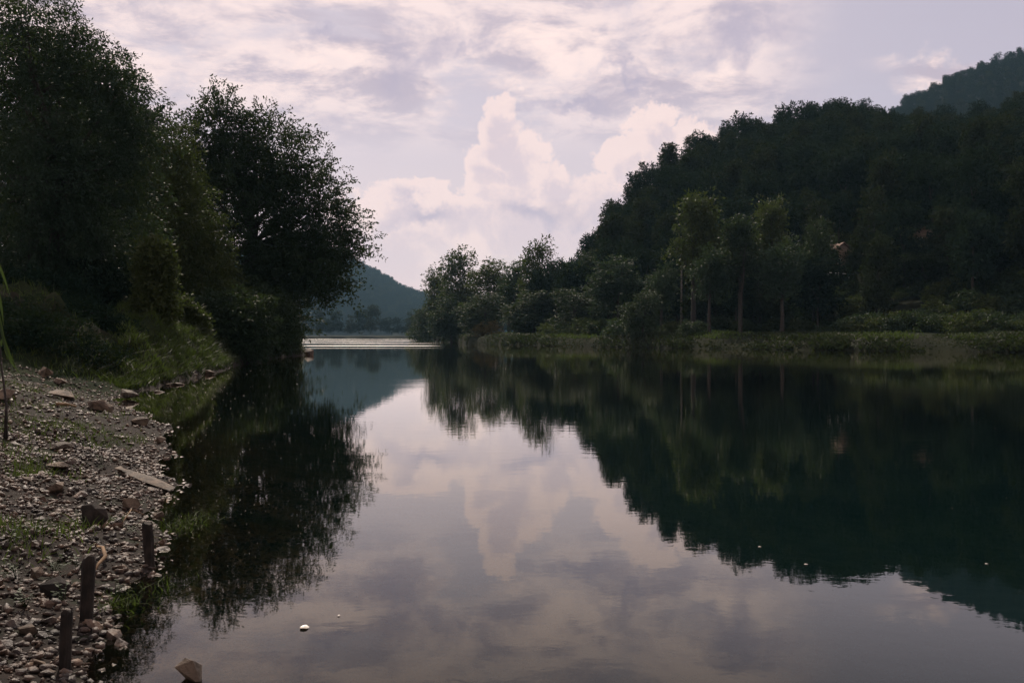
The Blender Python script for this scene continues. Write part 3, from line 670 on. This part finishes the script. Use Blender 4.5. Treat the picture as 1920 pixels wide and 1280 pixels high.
joined_stones('riverbed_pebbles', X, Y, S, .05)
joined_stones('pebbles', *[np.concatenate([p_, q_]) for p_, q_ in zip(a1, a2)])

def big_rock(px, py, wpx, hpx, label, seed, flat=.5, rz=None, mat='slab', tilt=(0, 0), long=1.0, lift=.25, pos=None):
    p = pos or on_left(px, py); w = wpx / F * p.y; h = hpx / F * p.y
    me = rock_mesh(seed, 1.0, 13, mat, .3); me.name = 'rock'
    o = link('rock', me); bm = bmesh.new(); bm.from_mesh(me)
    bmesh.ops.bevel(bm, geom=bm.edges[:], offset=.008, segments=1, affect='EDGES'); bm.to_mesh(me); bm.free()
    o.location = (p.x, p.y, p.z + h * lift); o.scale = (w, w * 1.1 / .76 * .6 * long, h * 1.15)
    o.rotation_euler = (tilt[0], tilt[1], rz if rz is not None else random.uniform(-.5, .5)); tag(o, label, 'rock'); return o
def slab_rock(pa, pb, width, thick, label, seed):
    a_, b_ = on_left(*pa), on_left(*pb); L = (b_ - a_).length; me = rock_mesh(seed, 1.0, 26, 'slab', .08); o = link('rock', me)
    o.location = (a_ + b_) / 2 + Vector((0, 0, thick * .35)); d_ = b_ - a_; o.scale = (L, width / .76, thick)
    o.rotation_euler = (R(5), -math.asin(max(-1, min(1, d_.z / L))), math.atan2(d_.y, d_.x)); tag(o, label, 'rock')
slab_rock((214, 882), (334, 926), .22, .09, 'long flat tan slab lying on the shore with its end at the water', 401)
slab_rock((95, 845), (135, 838), .2, .1, 'low brown slab on the stones below the long dark ledge', 455)
big_rock(235, 893, 60, 10, 'thin second slab behind the long flat tan slab', 402, rz=R(-35), tilt=(0, R(8)), lift=1.2)
big_rock(106, 925, 36, 32, 'pale flat topped rock standing alone with dark front', 403, rz=R(20), lift=.35)
big_rock(175, 985, 62, 60, 'biggest dark boulder on the near shore', 404, mat='wood', lift=.3)
big_rock(244, 955, 40, 34, 'round grey boulder near the water below the tan slab', 405, lift=.3)
big_rock(262, 798, 44, 22, 'rough rock at the waterline in the small inlet', 406, lift=.35)
big_rock(300, 832, 24, 18, 'small angular rock jutting at the waterline', 407, lift=.4)
big_rock(240, 748, 54, 20, 'flat topped slab at the foot of the grass bank', 408, rz=R(-12), lift=.5, tilt=(0, R(6)))
big_rock(86, 708, 36, 24, 'upright pointed slab at the top of the stones', 409, rz=R(10), lift=.5, tilt=(R(20), R(-12)))
big_rock(112, 722, 34, 14, 'pale oblong rock right of the upright slab', 410, lift=.4, tilt=(0, R(14)))
big_rock(120, 748, 84, 18, 'long dark ledge of rock across the upper shore', 411, rz=R(-18), tilt=(0, R(9)), lift=.4)
big_rock(190, 772, 70, 26, 'dark sloping rock between the ledge and the inlet', 412, rz=R(-20), tilt=(0, R(12)), lift=.4)
big_rock(8, 752, 60, 30, 'big rounded rock with bright rim at the left edge', 413, lift=.4)
big_rock(82, 764, 30, 9, 'small pale rock between grass and ledge', 414)
big_rock(110, 880, 60, 16, 'dark humped rock above the pale flat topped one', 415, lift=.5)
big_rock(48, 905, 30, 16, 'low stone left of the pale flat topped rock', 416)
big_rock(295, 968, 34, 16, 'split brownish rock at the waterline above the stakes', 417, lift=.4)
big_rock(60, 1085, 44, 30, 'rounded brown boulder left of the tall stake', 418)
big_rock(100, 1120, 70, 56, 'dark boulder between the two near stakes', 419, mat='wood', lift=.3)
big_rock(52, 1190, 50, 34, 'brown boulder left of the nearest stake', 420)
big_rock(70, 1250, 44, 26, 'grey boulder in the lower left corner', 421)
w_ = at(352, 1278, 4.62); big_rock(0, 0, 88, 70, 'brown pointed rock rising from the water at the bottom edge', 430, pos=Vector((w_.x, 4.66, -.03)), lift=.2)
w_ = at(578, 665, 88); big_rock(0, 0, 26, 20, 'dark rock in the water at the end of the point', 431, pos=Vector((w_.x, 88, -.1)), mat='stone')
w_ = at(548, 662, 90); big_rock(0, 0, 60, 34, 'dark rock shelf sloping into the water at the point', 432, pos=Vector((w_.x, 90, -.2)), mat='stone', tilt=(0, R(16)))
for i, (px, py, wv_, hv_) in enumerate([(330, 722, 40, 8), (362, 706, 34, 12), (390, 702, 30, 14), (300, 735, 30, 8)]):
    big_rock(px, py, wv_, hv_, ['low brown ledge along the water under the grass bank', 'brown rock under the right end of the grass bank', 'dark rock where the grass bank meets the water', 'small ledge left under the grass bank'][i], 440 + i)

# ------------------------------------------------------------------ stakes, roots, branches
def stake(px, ptop, pbase, wpx, label, seed, lean=0.0):
    D = EYE * F / (pbase - HOR); X = (px - 960) / F * D; h = (pbase - ptop) / F * D; r = wpx / 2 / F * D
    r_ = random.Random(seed); T = Tubes(); P = [(0, 0, -.5), (0, 0, 0), (lean * .5, 0, h * .5), (lean, 0, h - .012), (lean, 0, h)]
    T.add(P, [r * 1.05, r * 1.0, r * .97, r * .98, r * .85], 12)
    T.v = [(x + r_.uniform(-1, 1) * r * .14, y + r_.uniform(-1, 1) * r * .14, z + (r_.uniform(-.02, .012))) for x, y, z in T.v]
    tag(link('wooden_stake', T.mesh('wooden_stake', M['wood'], False), loc=(X, D, 0)), label, 'stake')
stake(160, 1044, 1172, 25, 'tallest dark wooden stake, in the middle of the three at the waterline', 1, .02)
stake(280, 978, 1062, 19, 'farthest dark wooden stake at the waterline', 2, -.015)
stake(119, 1143, 1262, 22, 'nearest dark wooden stake low in the left corner', 3, .018)
def stick(name, pts, rad, mat, label, cat):
    T = Tubes(); T.add(pts, rad, 6); tag(link(name, T.mesh(name, M[mat])), label, cat)
def gp(px, py, up=.03): q = on_left(px, py); return Vector((q.x, q.y, q.z + up))
stick('driftwood_root', [gp(182, 1033), gp(192, 1045, .07), gp(197, 1058, .05), gp(184, 1068, .04), gp(178, 1078, .03)], [.008, .012, .014, .010, .006], 'root', 'curved orange brown root lying right of the tallest stake', 'root')
stick('driftwood_twig', [gp(105, 762, .04), gp(122, 764, .06), gp(142, 766, .04)], [.03, .035, .02], 'root', 'short pale driftwood stick below the rock ledge', 'stick')
stick('driftwood_twig', [gp(228, 985, .02), gp(246, 972, .08), gp(270, 975, .06)], [.006, .006, .003], 'root', 'thin bent twig on the stones above the farthest stake', 'twig')
bb = [at(325, 562, 52), at(340, 559.5, 51.5), at(358, 560, 51)]
T = Tubes(); T.add(bb, [.05, .045, .02], 6); T.add([bb[1], at(333, 566, 51), at(320, 564, 51)], [.03, .02, .01], 5); T.add([bb[0], at(300, 575, 53), at(285, 598, 54)], [.05, .06, .07], 6)
tag(link('dead_branch', T.mesh('dead_branch', M['bark_pale'])), 'bleached bare branch sticking out above the grass bank', 'branch')

# sapling with long hanging leaves at the left edge
b0 = on_left(10, 822)
sap = empty('sapling', b0); tag(sap, 'thin sapling with long drooping leaves at the left edge', 'sapling')
T = Tubes(); Dp = b0.y; top = at(-30, 430, Dp) - b0
T.add([(0, 0, 0), (at(12, 760, Dp) - b0), (at(3, 690, Dp) - b0), (at(-8, 560, Dp) - b0), top], [.026, .016, .012, .010, .006], 6); link('stem', T.mesh('stem', M['bark']), sap)
def long_leaf(p, d, L, w, curl, name='leaf', parent=None, mat='weed'):
    pts = []; d = Vector(d).normalized(); side = d.cross(Vector((0, 1, .2))).normalized(); v = []; f = []
    for i in range(7):
        t = i / 6; c = Vector(p) + d * L * t + Vector((curl * t * t * L, 0, 0)); ww = w * math.sin(math.pi * min(1, .12 + t * .88)) * .5 + .0008
        v += [(c - side * ww)[:], (c + Vector((0, w * .2, 0)))[:], (c + side * ww)[:]]
        if i: b = 3 * i; f += [(b - 3, b - 2, b + 1, b), (b - 2, b - 1, b + 2, b + 1)]
    return link(name, npmesh(name, v, f, M[mat], True), parent)
for i, (px, py, dx_, L, c) in enumerate([(-8, 560, .12, .62, .05), (-2, 590, .16, .6, .1), (2, 610, .10, .5, .25), (-10, 520, .3, .62, -.1), (8, 640, .04, .42, .45), (-4, 600, -.05, .55, -.1), (-14, 470, .45, .6, -.1), (6, 630, -.2, .35, -.3), (-12, 500, .1, .7, .05)]):
    long_leaf(at(px, py, Dp) - b0, (dx_, random.uniform(-.1, .1), -1), L, .035, c, parent=sap)

# ------------------------------------------------------------------ grass and weeds
def blades(name, X, Y, Z, H, wd, mat, seed, bend=.5, parent=None):
    g = np.random.default_rng(seed); n = len(X); a = g.random(n) * 6.28; b = np.stack([np.cos(a), np.sin(a), np.zeros(n)], -1)
    lean = np.stack([g.normal(0, bend, n), g.normal(0, bend, n), np.ones(n)], -1); base = np.stack([X, Y, Z], -1)
    w = (wd * (.6 + .8 * g.random(n)))[:, None]; tip = base + lean * H[:, None]; mid = base + lean * np.array([.35, .35, .6]) * H[:, None]
    v = np.stack([base - b * w, base + b * w, mid + b * w * .7, tip, mid - b * w * .7], 1).reshape(-1, 3)
    i = np.arange(n)[:, None] * 5
    f = np.concatenate([i + np.array([[0, 1, 2, 4]])]); f2 = i + np.array([[4, 2, 3]])
    me = npmesh(name, v, [tuple(q) for q in f.tolist()] + [tuple(q) for q in f2.tolist()], M[mat])
    o = link(name, me, parent); o['kind'] = 'stuff'; return o
g = np.random.default_rng(5)
n = 30000; Y = 28.5 + 26 * g.random(n) ** 1.1; d = .15 + 6 * g.random(n) ** 1.3; X = shore_x(Y) - d
H = .16 + .3 * g.random(n) * (.5 + .5 * np.sin(X * 1.7) * np.sin(Y * 1.3)); pxx = 960 + X / Y * F; ok = (pxx > 225 + g.normal(0, 12, n)) | (g.random(n) < .12); X, Y, H = X[ok], Y[ok], H[ok]; blades('bank_grass', X, Y, left_z(X, Y) - .02, H, .014, 'grass', 1, .7)
# green tufts among the stones
X = []; Y = []
for px, py, r_, k in [(40, 725, 1.5, 2600), (20, 760, .9, 900), (140, 800, .7, 600), (130, 830, .5, 400), (60, 892, .35, 420), (75, 885, .25, 260), (210, 785, .4, 200), (30, 800, .6, 500), (200, 830, .4, 240), (10, 850, .5, 300), (35, 1000, .3, 260), (150, 990, .2, 160), (240, 825, .3, 160), (5, 1020, .3, 160)]:
    p = on_left(px, py); k = int(k * .55); X.append(p.x + g.normal(0, r_ * .5, k)); Y.append(p.y + g.normal(0, r_, k))
X = np.concatenate(X); Y = np.concatenate(Y); ok = shore_x(Y) - X > .05; X, Y = X[ok], Y[ok]
blades('shore_grass', X, Y, left_z(X, Y), .03 + .09 * g.random(len(X)), .005, 'grass', 2, .8)
# waterweed by the shore
p = at(340, 978, EYE * F / (985 - HOR)); n = 380; X = p.x + g.normal(0, .11, n); Y = p.y + g.normal(0, .3, n)
wg = blades('water_grass', X, Y, np.full(n, -.03), .03 + .05 * g.random(n), .004, 'grass', 3, .9)
p = at(235, 1130, EYE * F / (1130 - HOR)); n = 300; X = p.x + g.normal(0, .12, n); Y = p.y + g.normal(0, .25, n)
blades('water_grass', X, Y, np.full(n, -.03), .03 + .06 * g.random(n), .004, 'grass', 4, .9)
# tall grass on the right bank
n = 17000; a = g.uniform(-.085, .62, n); a = a[np.sin(a * 41) + .6 * np.sin(a * 97 + 1) > -.2 + g.normal(0, .5, n)]; n = len(a); e = 3.2 + 22 * g.random(n) ** 1.4; Y = right_s(a) + e; X = a * Y
hb_ = (.15 + .4 * g.random(n)); blades('meadow_grass', X, Y, right_z(X, Y) - .05, hb_, .07, 'grass', 6, .5)
n = 34000; a = g.uniform(-.085, .62, n); e = .1 + 9 * g.random(n) ** 1.2; Y = right_s(a) + e; X = a * Y
ok = np.sin(X * .9 + 2 * np.sin(Y * .3)) + g.normal(0, .5, n) > -.5; X, Y = X[ok], Y[ok]; n = len(X)
M['weedy'] = leaf_mat('bank_weeds', (.007, .012, .005), (.026, .030, .013), .15)
blades('bank_weeds', X, Y, right_z(X, Y) - .08, (.2 + .55 * g.random(n)) * (.7 + .5 * np.sin(X * .35 + 1)), .13, 'weedy', 8, 1.0)
n = 9000; Y = 29 + 60 * g.random(n); d = .02 + 1.6 * g.random(n); X = shore_x(Y) - d
blades('waterside_weeds', X, Y, left_z(X, Y) - .03, .12 + .3 * g.random(n), .02, 'weedy', 9, 1.0)
# small leafy weeds
weed = [(60, 1012, 'leafy weed on the brown stones left of the boulder'), (158, 985, 'shiny leaved weed on the dark boulder'), (100, 1075, 'weed left of the tallest stake'), (146, 1072, 'small weed touching the tallest stake'), (48, 1142, 'weed with pale leaves near the left edge'),
        (120, 1135, 'sprig growing beside the nearest stake'), (12, 1025, 'weed at the left picture edge'), (225, 985, 'weed with yellowish stem above the farthest stake'), (30, 1090, 'low weed beside the rounded brown boulder'), (215, 1120, 'weed at the waterline right of the tallest stake'), (190, 870, 'small weed in front of the thin slab'), (250, 1000, 'weed left of the farthest stake')]
for i, (px, py, lab) in enumerate(weed):
    p = on_left(px, py); t = empty('weed', p, random.uniform(0, 6)); tag(t, lab, 'weed'); r_ = random.Random(i); T = Tubes(); v = []; f = []
    for s_ in range(4):
        a = r_.uniform(0, 6.28); tip = Vector((math.cos(a) * .07, math.sin(a) * .07, r_.uniform(.06, .14))); T.add([(0, 0, 0), tip * .5 + Vector((0, 0, .02)), tip], [.0025, .002, .001], 4)
        for q in range(6):
            c = tip * (.4 + .1 * q + .05); b_ = r_.uniform(0, 6.28); dr_ = Vector((math.cos(b_), math.sin(b_), r_.uniform(-.2, .5))); sdv = dr_.cross(Vector((0, 0, 1))).normalized(); L = r_.uniform(.018, .036); bs = len(v)
            v += [c[:], (c + dr_ * L * .5 + sdv * L * .3)[:], (c + dr_ * L)[:], (c + dr_ * L * .5 - sdv * L * .3)[:]]; f.append((bs, bs + 1, bs + 2, bs + 3))
    link('stem', T.mesh('stem', M['weed']), t); lv = link('leaves', npmesh('leaves', v, f, M['weed']), t); lv['kind'] = 'stuff'

# ------------------------------------------------------------------ on the water
M['speck'], N, out = material('floating_fluff'); p = N.new('ShaderNodeBsdfPrincipled'); p.inputs['Base Color'].default_value = (.34, .30, .24, 1); p.inputs['Roughness'].default_value = .25; N.l.new(p.outputs[0], out.inputs[0])
V = []; Fs = []
def speck(x, y, s):
    b = len(V); a = random.uniform(0, 6.28)
    for k in range(6):
        t = a + k * math.pi / 3; V.append((x + math.cos(t) * s * random.uniform(.7, 1.2), y + math.sin(t) * s * random.uniform(.7, 1.2), .003))
    V.append((x, y, .003 + s * .5)); Fs.extend([(b + k, b + (k + 1) % 6, b + 6) for k in range(6)])
for _ in range(330):
    px = random.gauss(400, 75) if random.random() < .75 else random.uniform(250, 640); py = 692 + 380 * random.random() ** 1.1
    D = EYE * F / (py - HOR); X = (px - 960) / F * D
    if shore_x(D) - X > -.15: continue
    speck(X, D, random.uniform(.4, 1.0) / F * D)
for _ in range(14):
    py = random.uniform(700, 1240); D = EYE * F / (py - HOR); speck((random.uniform(600, 1900) - 960) / F * D, D, random.uniform(.4, .9) / F * D)
tag(link('floating_specks', npmesh('floating_specks', V, Fs, M['speck'])), kind='stuff')
def leaf_on_water(px, py, wpx, label):
    D = EYE * F / (py - HOR); X = (px - 960) / F * D; w = wpx / F * D / 2; v = []; n = 14
    for k in range(n):
        t = 2 * math.pi * k / n; r_ = 1 + .12 * math.sin(5 * t); v.append((math.cos(t) * w * r_, math.sin(t) * w * 1.3 * r_, .004 + .25 * w * abs(math.sin(t)) ** 2))
    v.append((0, 0, .004)); me = npmesh('floating_leaf', v, [(k, (k + 1) % n, n) for k in range(n)], M['speck'], True)
    tag(link('floating_leaf', me, loc=(X, D, 0)), label, 'leaf')
leaf_on_water(570, 1178, 17, 'pale leaf floating on the water near the bottom, left of the middle')
leaf_on_water(1512, 1059, 7, 'small pale leaf floating at the edge of the hill reflection')
leaf_on_water(1425, 1026, 6, 'small pale leaf floating inside the dark hill reflection')
leaf_on_water(1851, 1058, 6, 'small pale leaf floating at the right in the dark reflection')
leaf_on_water(635, 1155, 5, 'tiny leaf floating right of the bigger pale one')
